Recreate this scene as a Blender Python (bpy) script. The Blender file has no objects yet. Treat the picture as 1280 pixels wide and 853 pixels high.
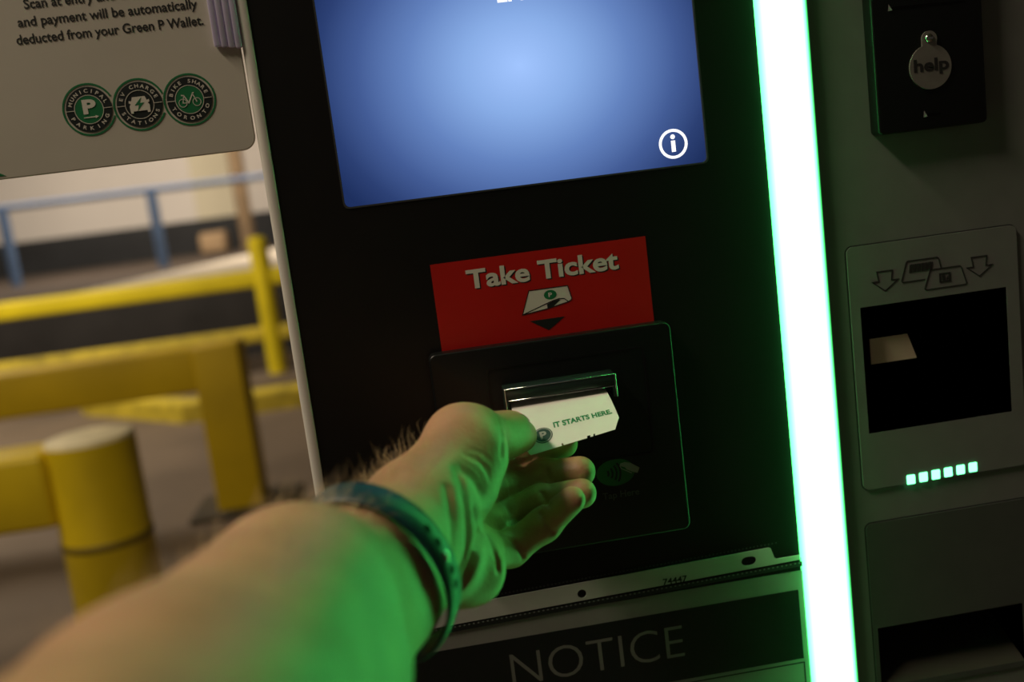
import bpy, bmesh, math, random
import numpy as np
from mathutils import Vector, Matrix
from mathutils.geometry import tessellate_polygon
from mathutils.bvhtree import BVHTree

random.seed(7)
S = bpy.context.scene
COL = S.collection

# ------------------------------------------------------------------ camera, world, lights, exposure
S.view_settings.view_transform = 'Standard'
S.view_settings.look = 'None'
S.view_settings.exposure = 0.0
S.view_settings.gamma = 1.0
S.view_settings.use_curve_mapping = False

cam_d = bpy.data.cameras.new('camera')
cam = bpy.data.objects.new('camera', cam_d)
COL.objects.link(cam)
S.camera = cam
cam_d.lens = 35.0
cam_d.sensor_width = 36.0
cam_d.clip_start = 0.02
cam_d.clip_end = 100
cr = Vector((0.98542184, -0.11595185, -0.12449482))
cu = Vector((0.14041857, 0.14117637, 0.97997544))
cf = Vector((0.09605424, 0.98317059, -0.15540007))
cam.matrix_world = Matrix(((cr.x, cu.x, -cf.x, 0.0), (cr.y, cu.y, -cf.y, -0.58), (cr.z, cu.z, -cf.z, 1.2), (0, 0, 0, 1)))
cam_d.dof.use_dof = True
cam_d.dof.focus_distance = 0.572
cam_d.dof.aperture_fstop = 4.6
cam_d.dof.aperture_blades = 9

world = bpy.data.worlds.new('world')
S.world = world
world.use_nodes = True
world.node_tree.nodes['Background'].inputs[0].default_value = (1.0, 0.86, 0.68, 1)
world.node_tree.nodes['Background'].inputs[1].default_value = 0.032


def area(name, loc, target, sx, sy, power, color):
    d = bpy.data.lights.new(name, 'AREA')
    d.shape = 'RECTANGLE'
    d.size = sx
    d.size_y = sy
    d.energy = power
    d.color = color
    o = bpy.data.objects.new(name, d)
    COL.objects.link(o)
    o.location = loc
    o.rotation_euler = (Vector(target) - Vector(loc)).to_track_quat('-Z', 'Y').to_euler()
    return o


# ceiling lamps of the garage
area('ceiling_lamp_over_lane', (-1.15, -0.38, 2.75), (-0.2, -0.1, 1.1), 0.9, 0.2, 29, (1.0, 0.83, 0.62))
area('ceiling_lamp_over_barrier', (-3.2, 5.2, 2.85), (-2.6, 6.4, 0.0), 2.4, 0.5, 118, (1.0, 0.85, 0.66))
area('ceiling_lamp_over_bollard', (-2.7, 1.5, 2.85), (-1.2, 2.4, 0.4), 0.9, 0.2, 27, (1.0, 0.84, 0.64))
area('ceiling_lamp_by_wall', (-3.2, 11.6, 3.6), (-3.2, 13.2, 0.7), 5.0, 0.6, 230, (1.0, 0.84, 0.68))


# ------------------------------------------------------------------ materials
def mat(name, color, rough=0.5, metal=0.0, noise=0.0, nscale=20.0, bump=0.0, bscale=200.0, spec=0.5, alpha=1.0,
        emit=None, estr=0.0, sss=0.0, coat=0.0, trans=0.0):
    m = bpy.data.materials.new(name)
    m.use_nodes = True
    nt = m.node_tree
    b = nt.nodes['Principled BSDF']
    b.inputs['Base Color'].default_value = (*color, 1)
    b.inputs['Roughness'].default_value = rough
    b.inputs['Metallic'].default_value = metal
    b.inputs['Specular IOR Level'].default_value = spec
    b.inputs['Alpha'].default_value = alpha
    b.inputs['Coat Weight'].default_value = coat
    b.inputs['Transmission Weight'].default_value = trans
    if sss:
        b.inputs['Subsurface Weight'].default_value = sss
        b.inputs['Subsurface Radius'].default_value = (1.0, 0.35, 0.2)
        b.inputs['Subsurface Scale'].default_value = 0.004
    if emit:
        b.inputs['Emission Color'].default_value = (*emit, 1)
        b.inputs['Emission Strength'].default_value = estr
    tc = nt.nodes.new('ShaderNodeTexCoord')
    if noise:
        n = nt.nodes.new('ShaderNodeTexNoise')
        n.inputs['Scale'].default_value = nscale
        n.inputs['Detail'].default_value = 5
        nt.links.new(tc.outputs['Object'], n.inputs['Vector'])
        r = nt.nodes.new('ShaderNodeValToRGB')
        r.color_ramp.elements[0].position = 0.3
        r.color_ramp.elements[1].position = 0.7
        r.color_ramp.elements[0].color = (*[max(0, c * (1 - noise)) for c in color], 1)
        r.color_ramp.elements[1].color = (*[min(1, c * (1 + noise)) for c in color], 1)
        nt.links.new(n.outputs['Fac'], r.inputs['Fac'])
        nt.links.new(r.outputs['Color'], b.inputs['Base Color'])
    if bump:
        n2 = nt.nodes.new('ShaderNodeTexNoise')
        n2.inputs['Scale'].default_value = bscale
        n2.inputs['Detail'].default_value = 3
        nt.links.new(tc.outputs['Object'], n2.inputs['Vector'])
        bp = nt.nodes.new('ShaderNodeBump')
        bp.inputs['Strength'].default_value = bump
        bp.inputs['Distance'].default_value = 0.001
        nt.links.new(n2.outputs['Fac'], bp.inputs['Height'])
        nt.links.new(bp.outputs['Normal'], b.inputs['Normal'])
    return m


M = dict(
    black=mat('black_panel', (0.0045, 0.0045, 0.004), 0.42, spec=0.35, noise=0.15, nscale=40),
    blackbox=mat('black_plastic', (0.004, 0.0045, 0.0045), 0.38, spec=0.4, bump=0.05, bscale=900),
    void=mat('dark_cavity', (0.003, 0.003, 0.003), 0.7, spec=0.1),
    silver=mat('silver_trim', (0.62, 0.60, 0.55), 0.5, noise=0.03, nscale=30),
    grey=mat('grey_painted_metal', (0.185, 0.192, 0.178), 0.55, noise=0.05, nscale=60, bump=0.08, bscale=1500),
    greydark=mat('dark_grey_panel', (0.075, 0.079, 0.073), 0.5, noise=0.06, nscale=60, bump=0.06, bscale=1500),
    tray=mat('receipt_tray', (0.10, 0.095, 0.075), 0.5, noise=0.06, nscale=30),
    chrome=mat('chrome', (0.62, 0.64, 0.62), 0.16, 1.0),
    bezel=mat('dark_gloss_metal', (0.016, 0.030, 0.024), 0.22, spec=0.6),
    steel=mat('brushed_steel', (0.32, 0.31, 0.27), 0.45, 0.6, noise=0.08, nscale=120),
    red=mat('red_sticker', (0.50, 0.007, 0.003), 0.4, noise=0.04, nscale=40),
    white=mat('white_print', (0.72, 0.70, 0.62), 0.5),
    ink=mat('black_ink', (0.008, 0.010, 0.010), 0.5),
    green=mat('green_print', (0.004, 0.17, 0.055), 0.5),
    navy=mat('dark_ring_print', (0.006, 0.012, 0.012), 0.5),
    sign=mat('white_sign_plate', (0.56, 0.53, 0.46), 0.5, noise=0.04, nscale=18),
    lilac=mat('lilac_plastic', (0.78, 0.72, 0.97), 0.25, alpha=0.7),
    paper=mat('white_paper', (0.55, 0.55, 0.50), 0.6, noise=0.03, nscale=60),
    ticket=mat('ticket_paper', (0.80, 0.79, 0.72), 0.6, noise=0.02, nscale=90),
    tgreen=mat('ticket_green_print', (0.006, 0.22, 0.07), 0.6),
    sleeve=mat('clear_sleeve', (0.02, 0.02, 0.02), 0.12, alpha=0.2, spec=0.6, bump=1.0, bscale=34),
    strip=mat('white_punch_strip', (0.50, 0.50, 0.46), 0.3, noise=0.06, nscale=50, alpha=0.9),
    seam=mat('black_welded_seam', (0.010, 0.013, 0.012), 0.4),
    faded=mat('faded_print', (0.075, 0.09, 0.075), 0.5),
    fadedgreen=mat('faded_green_print', (0.014, 0.13, 0.032), 0.5),
    fadedwhite=mat('faded_white_print', (0.30, 0.31, 0.27), 0.5),
    etched=mat('etched_line', (0.018, 0.018, 0.017), 0.6),
    hole=mat('dark_hole', (0.004, 0.004, 0.004), 0.7, spec=0.1),
    palereflect=mat('painted_reflection', (0.85, 0.74, 0.52), 0.6),
    whiteglow=mat('screen_white', (0.0, 0.0, 0.0), 0.4, emit=(1, 1, 1), estr=1.3),
    ledsq=mat('led_square', (0.1, 0.3, 0.2), 0.3, emit=(0.13, 1.0, 0.33), estr=5.0),
    band=mat('dark_teal_rubber', (0.008, 0.045, 0.055), 0.45, spec=0.4, noise=0.1, nscale=60),
    stud=mat('metal_stud', (0.8, 0.8, 0.78), 0.2, 1.0),
    nail=mat('fingernail', (0.62, 0.40, 0.31), 0.35),
    hair=mat('arm_hair', (0.55, 0.40, 0.20), 0.5),
    concrete=mat('concrete_floor', (0.155, 0.115, 0.080), 0.75, noise=0.22, nscale=1.4, bump=0.3, bscale=60),
    platform=mat('platform_concrete', (0.065, 0.046, 0.032), 0.8, noise=0.2, nscale=0.9),
    palekerb=mat('pale_concrete_edge', (0.80, 0.72, 0.58), 0.8, noise=0.1, nscale=4),
    darkface=mat('dark_painted_concrete', (0.018, 0.016, 0.016), 0.6, noise=0.4, nscale=3),
    wallp=mat('white_painted_wall', (0.74, 0.70, 0.64), 0.8, noise=0.05, nscale=0.7),
    walldark=mat('dark_wall_base', (0.020, 0.022, 0.024), 0.7, noise=0.3, nscale=2),
    cream=mat('cream_panel', (0.70, 0.65, 0.48), 0.8, noise=0.05, nscale=1.0),
    ceil=mat('ceiling_concrete', (0.30, 0.28, 0.25), 0.85, noise=0.1, nscale=1.0),
    yellow=mat('yellow_paint', (0.68, 0.55, 0.008), 0.45, noise=0.12, nscale=3.0),
    yellowworn=mat('worn_yellow_paint', (0.55, 0.43, 0.03), 0.6, noise=0.35, nscale=9.0),
    golden=mat('golden_yellow_paint', (0.72, 0.53, 0.007), 0.45, noise=0.12, nscale=5.0),
    capwornlit=mat('worn_lit_paint', (0.75, 0.66, 0.40), 0.6, noise=0.2, nscale=14.0),
    amber=mat('amber_yellow_paint', (0.62, 0.43, 0.004), 0.5, noise=0.15, nscale=3.0),
    weld=mat('weld_line', (0.20, 0.14, 0.01), 0.6),
    baseplate=mat('stained_base_plate', (0.05, 0.036, 0.016), 0.7, noise=0.4, nscale=8),
    blue=mat('blue_paint', (0.085, 0.145, 0.27), 0.5, noise=0.1, nscale=5),
    brown=mat('brown_pipe', (0.22, 0.15, 0.08), 0.6, noise=0.2, nscale=4),
    tan=mat('tan_cardboard', (0.42, 0.29, 0.16), 0.8, noise=0.2, nscale=6),
)


def screen_material():
    m = bpy.data.materials.new('display')
    m.use_nodes = True
    nt = m.node_tree
    b = nt.nodes['Principled BSDF']
    b.inputs['Base Color'].default_value = (0.002, 0.002, 0.003, 1)
    b.inputs['Roughness'].default_value = 0.35
    b.inputs['Specular IOR Level'].default_value = 0.2
    tc = nt.nodes.new('ShaderNodeTexCoord')
    mp = nt.nodes.new('ShaderNodeMapping')
    mp.inputs['Location'].default_value = (-SCX * 7.8, 0, -SCZ * 9.2)
    mp.inputs['Scale'].default_value = (7.8, 0.0, 9.2)
    ln = nt.nodes.new('ShaderNodeVectorMath')
    ln.operation = 'LENGTH'
    rp = nt.nodes.new('ShaderNodeValToRGB')
    e = rp.color_ramp.elements
    e[0].position = 0.0
    e[0].color = (0.36, 0.56, 1.0, 1)
    e[1].position = 1.0
    e[1].color = (0.012, 0.028, 0.11, 1)
    for p, c in ((0.25, (0.25, 0.42, 0.80, 1)), (0.5, (0.125, 0.225, 0.52, 1)), (0.72, (0.055, 0.105, 0.30, 1)), (0.88, (0.024, 0.05, 0.17, 1))):
        n = e.new(p)
        n.color = c
    nt.links.new(tc.outputs['Object'], mp.inputs['Vector'])
    nt.links.new(mp.outputs['Vector'], ln.inputs[0])
    nt.links.new(ln.outputs['Value'], rp.inputs['Fac'])
    nt.links.new(rp.outputs['Color'], b.inputs['Emission Color'])
    b.inputs['Emission Strength'].default_value = 1.0
    return m


def led_material():
    # brightness falls off from the middle of the diffuser to its two long edges
    m = bpy.data.materials.new('green_light_diffuser')
    m.use_nodes = True
    nt = m.node_tree
    b = nt.nodes['Principled BSDF']
    b.inputs['Base Color'].default_value = (0.05, 0.2, 0.1, 1)
    tc = nt.nodes.new('ShaderNodeTexCoord')
    sp = nt.nodes.new('ShaderNodeSeparateXYZ')
    su = nt.nodes.new('ShaderNodeMath')
    su.operation = 'SUBTRACT'
    su.inputs[1].default_value = LEDX
    ab = nt.nodes.new('ShaderNodeMath')
    ab.operation = 'ABSOLUTE'
    mr = nt.nodes.new('ShaderNodeMapRange')
    mr.interpolation_type = 'SMOOTHSTEP'
    mr.inputs['From Min'].default_value = 0.0165
    mr.inputs['From Max'].default_value = 0.0060
    mr.inputs['To Min'].default_value = 0.15
    mr.inputs['To Max'].default_value = LED_STRENGTH
    nt.links.new(tc.outputs['Object'], sp.inputs[0])
    nt.links.new(sp.outputs['X'], su.inputs[0])
    nt.links.new(su.outputs[0], ab.inputs[0])
    nt.links.new(ab.outputs[0], mr.inputs['Value'])
    nt.links.new(mr.outputs[0], b.inputs['Emission Strength'])
    b.inputs['Emission Color'].default_value = (0.078, 1.0, 0.19, 1)
    return m


def skin_material():
    m = mat('skin', (0.43, 0.24, 0.125), 0.48, noise=0.16, nscale=45, bump=0.28, bscale=520, sss=0.12, spec=0.45)
    return m


# ------------------------------------------------------------------ object helpers
def thing(name, label, cat, loc=(0, 0, 0), group=None):
    o = bpy.data.objects.new(name, None)
    o.empty_display_size = 0.05
    COL.objects.link(o)
    o.location = loc
    o['label'] = label
    o['category'] = cat
    if group:
        o['group'] = group
    return o


def tag(o, label, cat, group=None):
    o['label'] = label
    o['category'] = cat
    if group:
        o['group'] = group
    return o


def origin_of(o):
    v = Vector((0, 0, 0))
    while o is not None:
        v += o.location
        o = o.parent
    return v


def obj(name, bm, m, parent=None, smooth=False, loc=None, label=None):
    """Link a bmesh given in world coordinates as ONE mesh object."""
    base = origin_of(parent) if parent else Vector((0, 0, 0))
    off = base + (Vector(loc) if loc else Vector((0, 0, 0)))
    bmesh.ops.translate(bm, vec=-off, verts=bm.verts)
    me = bpy.data.meshes.new(name)
    bm.normal_update()
    bm.to_mesh(me)
    bm.free()
    for x in (m if isinstance(m, (list, tuple)) else [m]):
        me.materials.append(x)
    if smooth:
        me.polygons.foreach_set('use_smooth', [True] * len(me.polygons))
        try:
            me.set_sharp_from_angle(angle=math.radians(40))
        except Exception:
            pass
    o = bpy.data.objects.new(name, me)
    COL.objects.link(o)
    if loc:
        o.location = loc
    if parent:
        o.parent = parent
    if label:
        o['label'] = label
    return o


def struct(o):
    o['kind'] = 'structure'
    return o


def copy_tree(o, parent=None):
    c = o.copy()
    COL.objects.link(c)
    if parent:
        c.parent = parent
    for ch in list(o.children):
        copy_tree(ch, c)
    return c


def poly(bm, outer, holes=(), yf=0.0, yb=0.002, bevel=0.0, seg=2, mi=0, plane='xz'):
    """A plate: outline in (x, z), front face at y = yf (towards the lane), back at yb."""
    loops = [list(outer)] + [list(h) for h in holes]
    fr, bk = [], []
    for lp in loops:
        fr.append([bm.verts.new((a, yf, c)) for a, c in lp])
        bk.append([bm.verts.new((a, yb, c)) for a, c in lp])
    front_faces = []
    if len(loops) == 1:
        area2 = sum(outer[i][0] * outer[(i + 1) % len(outer)][1] - outer[(i + 1) % len(outer)][0] * outer[i][1] for i in range(len(outer)))
        f = bm.faces.new(fr[0] if area2 > 0 else fr[0][::-1])
        front_faces.append(f)
        bm.faces.new(bk[0][::-1] if area2 > 0 else bk[0])
    else:
        tris = tessellate_polygon([[Vector((a, c, 0)) for a, c in lp] for lp in loops])
        ff = [v for l in fr for v in l]
        bb = [v for l in bk for v in l]
        for t in tris:
            a, b_, c = (ff[i] for i in t)
            n = (b_.co - a.co).cross(c.co - a.co)
            if n.length < 1e-14:
                continue
            order = (0, 1, 2) if n.y < 0 else (2, 1, 0)
            try:
                front_faces.append(bm.faces.new([ff[t[i]] for i in order]))
                bm.faces.new([bb[t[i]] for i in order[::-1]])
            except ValueError:
                pass
    rim = []
    for l, k in zip(fr, bk):
        n = len(l)
        for i in range(n):
            j = (i + 1) % n
            bm.faces.new((l[i], k[i], k[j], l[j]))
            e = bm.edges.get((l[i], l[j]))
            if e:
                rim.append(e)
    for f in bm.faces:
        f.material_index = f.material_index or mi
    bmesh.ops.recalc_face_normals(bm, faces=bm.faces)
    if bevel and len(loops) == 1:
        bmesh.ops.bevel(bm, geom=rim, offset=bevel, segments=seg, profile=0.5, affect='EDGES')
    return bm


def rrect(x0, x1, z0, z1, r=0.0, n=5):
    if r <= 0:
        return [(x0, z0), (x1, z0), (x1, z1), (x0, z1)]
    out = []
    for cx, cz, a0 in ((x0 + r, z0 + r, 180), (x1 - r, z0 + r, 270), (x1 - r, z1 - r, 0), (x0 + r, z1 - r, 90)):
        for i in range(n + 1):
            a = math.radians(a0 + 90 * i / n)
            out.append((cx + r * math.cos(a), cz + r * math.sin(a)))
    return out


def circ(cx, cz, r, n=40, rz=None, a0=0.0, a1=360.0):
    rz = r if rz is None else rz
    full = abs(a1 - a0) >= 359.9
    k = n if full else n + 1
    return [(cx + r * math.cos(math.radians(a0 + (a1 - a0) * i / n)), cz + rz * math.sin(math.radians(a0 + (a1 - a0) * i / n))) for i in range(k)]


def arcband(cx, cz, r0, r1, a0, a1, n=24):
    return circ(cx, cz, r1, n, a0=a0, a1=a1) + circ(cx, cz, r0, n, a0=a0, a1=a1)[::-1]


def stroke(bm, pts, w, yf, yb, closed=False):
    """A printed line of constant width along (x, z) points."""
    n = len(pts)
    P = [Vector(p) for p in pts]
    L, R = [], []
    for i in range(n):
        a = P[i - 1] if (i > 0 or closed) else P[i]
        b = P[(i + 1) % n] if (i < n - 1 or closed) else P[i]
        d1 = (P[i] - a).normalized() if (P[i] - a).length > 0 else (b - P[i]).normalized()
        d2 = (b - P[i]).normalized() if (b - P[i]).length > 0 else d1
        t = (d1 + d2)
        t = t.normalized() if t.length > 1e-6 else d1
        nrm = Vector((-t.y, t.x))
        k = max(0.4, nrm.dot(Vector((-d1.y, d1.x))))
        L.append(P[i] + nrm * (w / 2 / k))
        R.append(P[i] - nrm * (w / 2 / k))
    rng = range(n if closed else n - 1)
    for i in rng:
        j = (i + 1) % n
        poly(bm, [tuple(R[i]), tuple(R[j]), tuple(L[j]), tuple(L[i])], yf=yf, yb=yb)
    return bm


def box(bm, x0, x1, y0, y1, z0, z1, bevel=0.0, seg=2):
    vs = [bm.verts.new((x, y, z)) for x in (x0, x1) for y in (y0, y1) for z in (z0, z1)]
    fs = [bm.faces.new([vs[i] for i in q]) for q in ((0, 1, 3, 2), (4, 6, 7, 5), (0, 4, 5, 1), (2, 3, 7, 6), (0, 2, 6, 4), (1, 5, 7, 3))]
    bmesh.ops.recalc_face_normals(bm, faces=fs)
    if bevel:
        es = list({e for f in fs for e in f.edges})
        bmesh.ops.bevel(bm, geom=es, offset=bevel, segments=seg, profile=0.5, affect='EDGES')
    return bm


def tube(bm, pts, r, n=16, cap=True, rx=None):
    """Round bar along 3D points; r may be a list."""
    P = [Vector(p) for p in pts]
    rs = r if isinstance(r, (list, tuple)) else [r] * len(P)
    rings = []
    up = None
    for i, p in enumerate(P):
        d = (P[min(i + 1, len(P) - 1)] - P[max(i - 1, 0)]).normalized()
        if up is None:
            up = Vector((0, 0, 1)) if abs(d.z) < 0.9 else Vector((0, 1, 0))
        s = d.cross(up).normalized()
        u = s.cross(d).normalized()
        up = u
        rings.append([bm.verts.new(p + (s * math.cos(2 * math.pi * k / n) + u * math.sin(2 * math.pi * k / n)) * rs[i]) for k in range(n)])
    for a, b in zip(rings, rings[1:]):
        for k in range(n):
            bm.faces.new((a[k], a[(k + 1) % n], b[(k + 1) % n], b[k]))
    if cap:
        bm.faces.new(rings[0][::-1])
        bm.faces.new(rings[-1])
    bmesh.ops.recalc_face_normals(bm, faces=bm.faces)
    return bm


def lathe(bm, cx, cy, prof, n=48):
    """Vertical body of revolution from (radius, z) points."""
    rings = []
    for r, z in prof:
        if r < 1e-6:
            rings.append([bm.verts.new((cx, cy, z))])
        else:
            rings.append([bm.verts.new((cx + r * math.cos(2 * math.pi * k / n), cy + r * math.sin(2 * math.pi * k / n), z)) for k in range(n)])
    for a, b in zip(rings, rings[1:]):
        for k in range(n):
            j = (k + 1) % n
            if len(a) == 1:
                bm.faces.new((a[0], b[j], b[k]))
            elif len(b) == 1:
                bm.faces.new((a[k], a[j], b[0]))
            else:
                bm.faces.new((a[k], a[j], b[j], b[k]))
    bmesh.ops.recalc_face_normals(bm, faces=bm.faces)
    return bm


def glyphs(s, bold=0.0, size=1.0):
    """Letters as flat triangles in font units (list of 2D vertices, list of faces)."""
    cu_ = bpy.data.curves.new('lettering_source', 'FONT')
    cu_.body = s
    cu_.size = size
    cu_.offset = bold
    cu_.resolution_u = 4
    o = bpy.data.objects.new('lettering_source', cu_)
    COL.objects.link(o)
    dg = bpy.context.evaluated_depsgraph_get()
    ev = o.evaluated_get(dg)
    me = ev.to_mesh()
    V = [(v.co.x, v.co.y) for v in me.vertices]
    F = [tuple(p.vertices) for p in me.polygons]
    ev.to_mesh_clear()
    bpy.data.objects.remove(o)
    bpy.data.curves.remove(cu_)
    return V, F


def letters(bm, s, x0, x1, z0, cap, y, bold=0.0, ref='H', shear=0.0, warp=None):
    """Write s so it fills x0..x1 with its baseline at z0 and capitals cap high, on the plane y."""
    V, F = glyphs(s, bold)
    Vr, _ = glyphs(ref, bold)
    h0, h1 = min(v[1] for v in Vr), max(v[1] for v in Vr)
    a0, a1 = min(v[0] for v in V), max(v[0] for v in V)
    kz = cap / (h1 - h0)
    kx = (x1 - x0) / (a1 - a0)
    vs = []
    for a, b in V:
        x = x0 + (a - a0) * kx
        z = z0 + (b - h0) * kz
        x += shear * (z - z0)
        vs.append(bm.verts.new(warp(x, z) if warp else (x, y, z)))
    for f in F:
        if len(set(f)) == len(f):
            try:
                nf = bm.faces.new([vs[i] for i in f])
                nf.normal_update()
                if not warp and nf.normal.y > 0:
                    nf.normal_flip()
            except ValueError:
                pass
    return bm


def arc_letters(bm, s, cx, cz, r, a0, a1, h, y, bold=0.02, inward=False):
    """Letters standing on a circle; for inward the tops point to the centre."""
    n = len(s)
    for i, ch in enumerate(s):
        if ch == ' ':
            continue
        a = math.radians(a0 + (a1 - a0) * (i + 0.5) / n)
        V, F = glyphs(ch, bold)
        Vr, _ = glyphs('H', bold)
        h0, h1 = min(v[1] for v in Vr), max(v[1] for v in Vr)
        k = h / (h1 - h0)
        mx = (min(v[0] for v in V) + max(v[0] for v in V)) / 2
        rad = Vector((math.cos(a), math.sin(a)))
        up = -rad if inward else rad
        rt = Vector((up.y, -up.x))
        base = Vector((cx, cz)) + rad * r
        vs = []
        for u, v in V:
            p = base + rt * (u - mx) * k * 1.15 + up * ((v - h0) * k - h / 2)
            vs.append(bm.verts.new((p.x, y, p.y)))
        for f in F:
            try:
                nf = bm.faces.new([vs[q] for q in f])
                nf.normal_update()
                if nf.normal.y > 0:
                    nf.normal_flip()
            except ValueError:
                pass
    return bm


B = bmesh.new
SCX, SCZ = 0.081 - 0.15, 1.2655   # brightest point of the display, measured from the machine's origin
LEDC = 0.2372
LEDX = LEDC - 0.0018 - 0.15
LED_STRENGTH = 28.0
M['screen'] = screen_material()
M['led'] = led_material()
M['skin'] = skin_material()

# ------------------------------------------------------------------ the setting: garage
bm = B()
box(bm, -14, 6, -4, 8.25, -0.2, 0)
struct(obj('floor', bm, M['concrete']))
bm = B()
box(bm, -14, 6, 8.26, 16.0, 0.0, 0.72)
struct(obj('floor_raised', bm, M['platform']))
bm = B()
box(bm, -14, 6, 8.20, 8.26, 0.0, 0.72)
struct(obj('trim_1', bm, M['darkface']))
bm = B()
ol = [(-2.9, 8.19), (6, 8.19), (6, 14.8), (-1.25, 14.8), (-1.9, 12.2), (-2.83, 8.47)]
lo = [bm.verts.new((a, b, 0.70)) for a, b in ol]
hi = [bm.verts.new((a, b, 0.74)) for a, b in ol]
for i in range(6):
    bm.faces.new((lo[i], lo[(i + 1) % 6], hi[(i + 1) % 6], hi[i]))
bm.faces.new(lo[::-1])
bm.faces.new(hi)
bmesh.ops.recalc_face_normals(bm, faces=bm.faces)
struct(obj('trim_2', bm, M['palekerb']))
bm = B()
box(bm, -14, 6, 16.0, 16.2, 0, 4.2)
struct(obj('wall_back', bm, M['wallp']))
bm = B()
box(bm, -14, 6, 15.94, 16.0, 0.72, 1.25)
struct(obj('baseboard_back', bm, M['walldark']))
bm = B()
box(bm, -14, 6, 5.5, 16.2, 4.2, 4.4)
box(bm, -14, 6, -4, 5.5, 2.95, 3.15)
box(bm, -14, 6, 5.4, 5.6, 3.15, 4.4)
struct(obj('ceiling', bm, M['ceil']))
bm = B()
box(bm, -3.15, -2.45, 15.95, 15.998, 1.25, 3.4, 0.004)  # plain cream panel on the wall, without any door
struct(obj('wall_panel_1', bm, M['cream']))

# ------------------------------------------------------------------ machine
mach = thing('ticket_machine', 'black and grey parking entry machine with a blue screen and glowing green light strip', 'ticket machine', (0.15, 0.15, 0.0))

# housing of sheet metal: two columns with the light between them
bm = B()
box(bm, -0.062, 0.470, 0.055, 0.340, 0.06, 1.56, 0.004)
box(bm, -0.085, 0.490, 0.000, 0.360, 0.0, 0.06, 0.004)
obj('housing', bm, M['grey'], mach)

bm = B()
SCR = rrect(-0.0288, 0.1855, 1.1978, 1.3560, 0.003)
poly(bm, rrect(-0.0655, 0.2212, 0.10, 1.50), [SCR], yf=0.0, yb=0.0551)
obj('front_panel', bm, M['black'], mach)

bm = B()
prof = [(-0.0648, 0.055), (-0.0648, 0.0000), (-0.0650, -0.0007), (-0.0660, -0.0010), (-0.0678, -0.0010), (-0.0693, -0.0005), (-0.0705, 0.0006), (-0.0712, 0.0022), (-0.0714, 0.0045), (-0.0714, 0.055)]
lo = [bm.verts.new((a, b, 0.06)) for a, b in prof]
hi = [bm.verts.new((a, b, 1.52)) for a, b in prof]
for i in range(len(prof)):
    j = (i + 1) % len(prof)
    bm.faces.new((lo[i], lo[j], hi[j], hi[i]))
bm.faces.new(lo)
bm.faces.new(hi)
bmesh.ops.recalc_face_normals(bm, faces=bm.faces)
obj('edge_trim', bm, M['silver'], mach, smooth=True, label='silver rounded edge trim')

# display
bm = B()
poly(bm, rrect(-0.0284, 0.1851, 1.1982, 1.3556, 0.003), yf=0.0012, yb=0.006)
scr = obj('screen', bm, M['screen'], mach, label='glowing blue screen')
scr.data.materials.clear()
scr.data.materials.append(M['screen'])
bm = B()
poly(bm, rrect(-0.0294, 0.1861, 1.1972, 1.3566, 0.0035), [rrect(-0.0284, 0.1851, 1.1982, 1.3556, 0.003)], yf=-0.0004, yb=0.002)
obj('screen_gasket', bm, mat('gasket', (0.05, 0.055, 0.06), 0.4), scr)
bm = B()
IX, IZ = 0.1660, 1.2109
poly(bm, circ(IX, IZ, 0.0086, 48), [circ(IX, IZ, 0.0070, 48)], yf=0.0009, yb=0.0013)
poly(bm, circ(IX, IZ + 0.0041, 0.00135, 20), yf=0.0009, yb=0.0013)
poly(bm, [(IX - 0.0012, IZ - 0.0046), (IX + 0.0012, IZ - 0.0046), (IX + 0.0012, IZ + 0.0019), (IX - 0.0012, IZ + 0.0019)], yf=0.0009, yb=0.0013)
obj('information_icon', bm, M['whiteglow'], scr, label='white information icon')
bm = B()
letters(bm, 'ENTRY', 0.0728, 0.112, 1.3010, 0.0085, 0.0009, bold=0.03)
obj('lettering', bm, M['whiteglow'], scr)

# red sticker
stk_y = -0.0003
bm = B()
poly(bm, rrect(0.0148, 0.1432, 1.1060, 1.1594), yf=stk_y, yb=0.0)
stk = obj('take_ticket_sticker', bm, M['red'], mach, label='red sticker reading Take Ticket')
bm = B()
letters(bm, 'Take Ticket', 0.0346, 0.1254, 1.1423, 0.0112, -0.00042, bold=0.028)
sh = bm.copy()
bmesh.ops.translate(sh, vec=(0.0007, 0.00006, -0.0007), verts=sh.verts)
obj('lettering_edge', sh, M['ink'], stk)
obj('lettering', bm, M['white'], stk)
bm = B()
TK = [(0.0648, 1.1229), (0.0702, 1.1366), (0.0935, 1.1366), (0.0951, 1.1290), (0.0947, 1.1279), (0.0930, 1.1271), (0.0906, 1.1292), (0.0875, 1.1296), (0.0835, 1.1288)]
poly(bm, TK, yf=-0.00040, yb=-0.0003)
poly(bm, [(0.0655, 1.1229), (0.0838, 1.1285), (0.0872, 1.1292), (0.0905, 1.1289), (0.0928, 1.1270), (0.0800, 1.1246)], yf=-0.00040, yb=-0.0003)
pic = obj('ticket_picture', bm, M['white'], stk)
bm = B()
stroke(bm, TK, 0.00055, -0.00046, -0.0004, True)
stroke(bm, [(0.0655, 1.1229), (0.0800, 1.1246), (0.0928, 1.1270)], 0.00055, -0.00046, -0.0004)
poly(bm, [(0.0800, 1.1272), (0.0838, 1.1285), (0.0872, 1.1292), (0.0884, 1.1288), (0.0835, 1.1252), (0.0800, 1.1247)], yf=-0.00044, yb=-0.0004)
poly(bm, [(0.0686, 1.1186), (0.0897, 1.1186), (0.0793, 1.1118)], yf=-0.00044, yb=-0.0003)
obj('ticket_outline_and_arrow', bm, M['ink'], stk)
bm = B()
poly(bm, circ(0.0826, 1.1326, 0.0038, 32, 0.0028), yf=-0.00047, yb=-0.0004)
obj('green_badge', bm, M['green'], stk)
bm = B()
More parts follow.
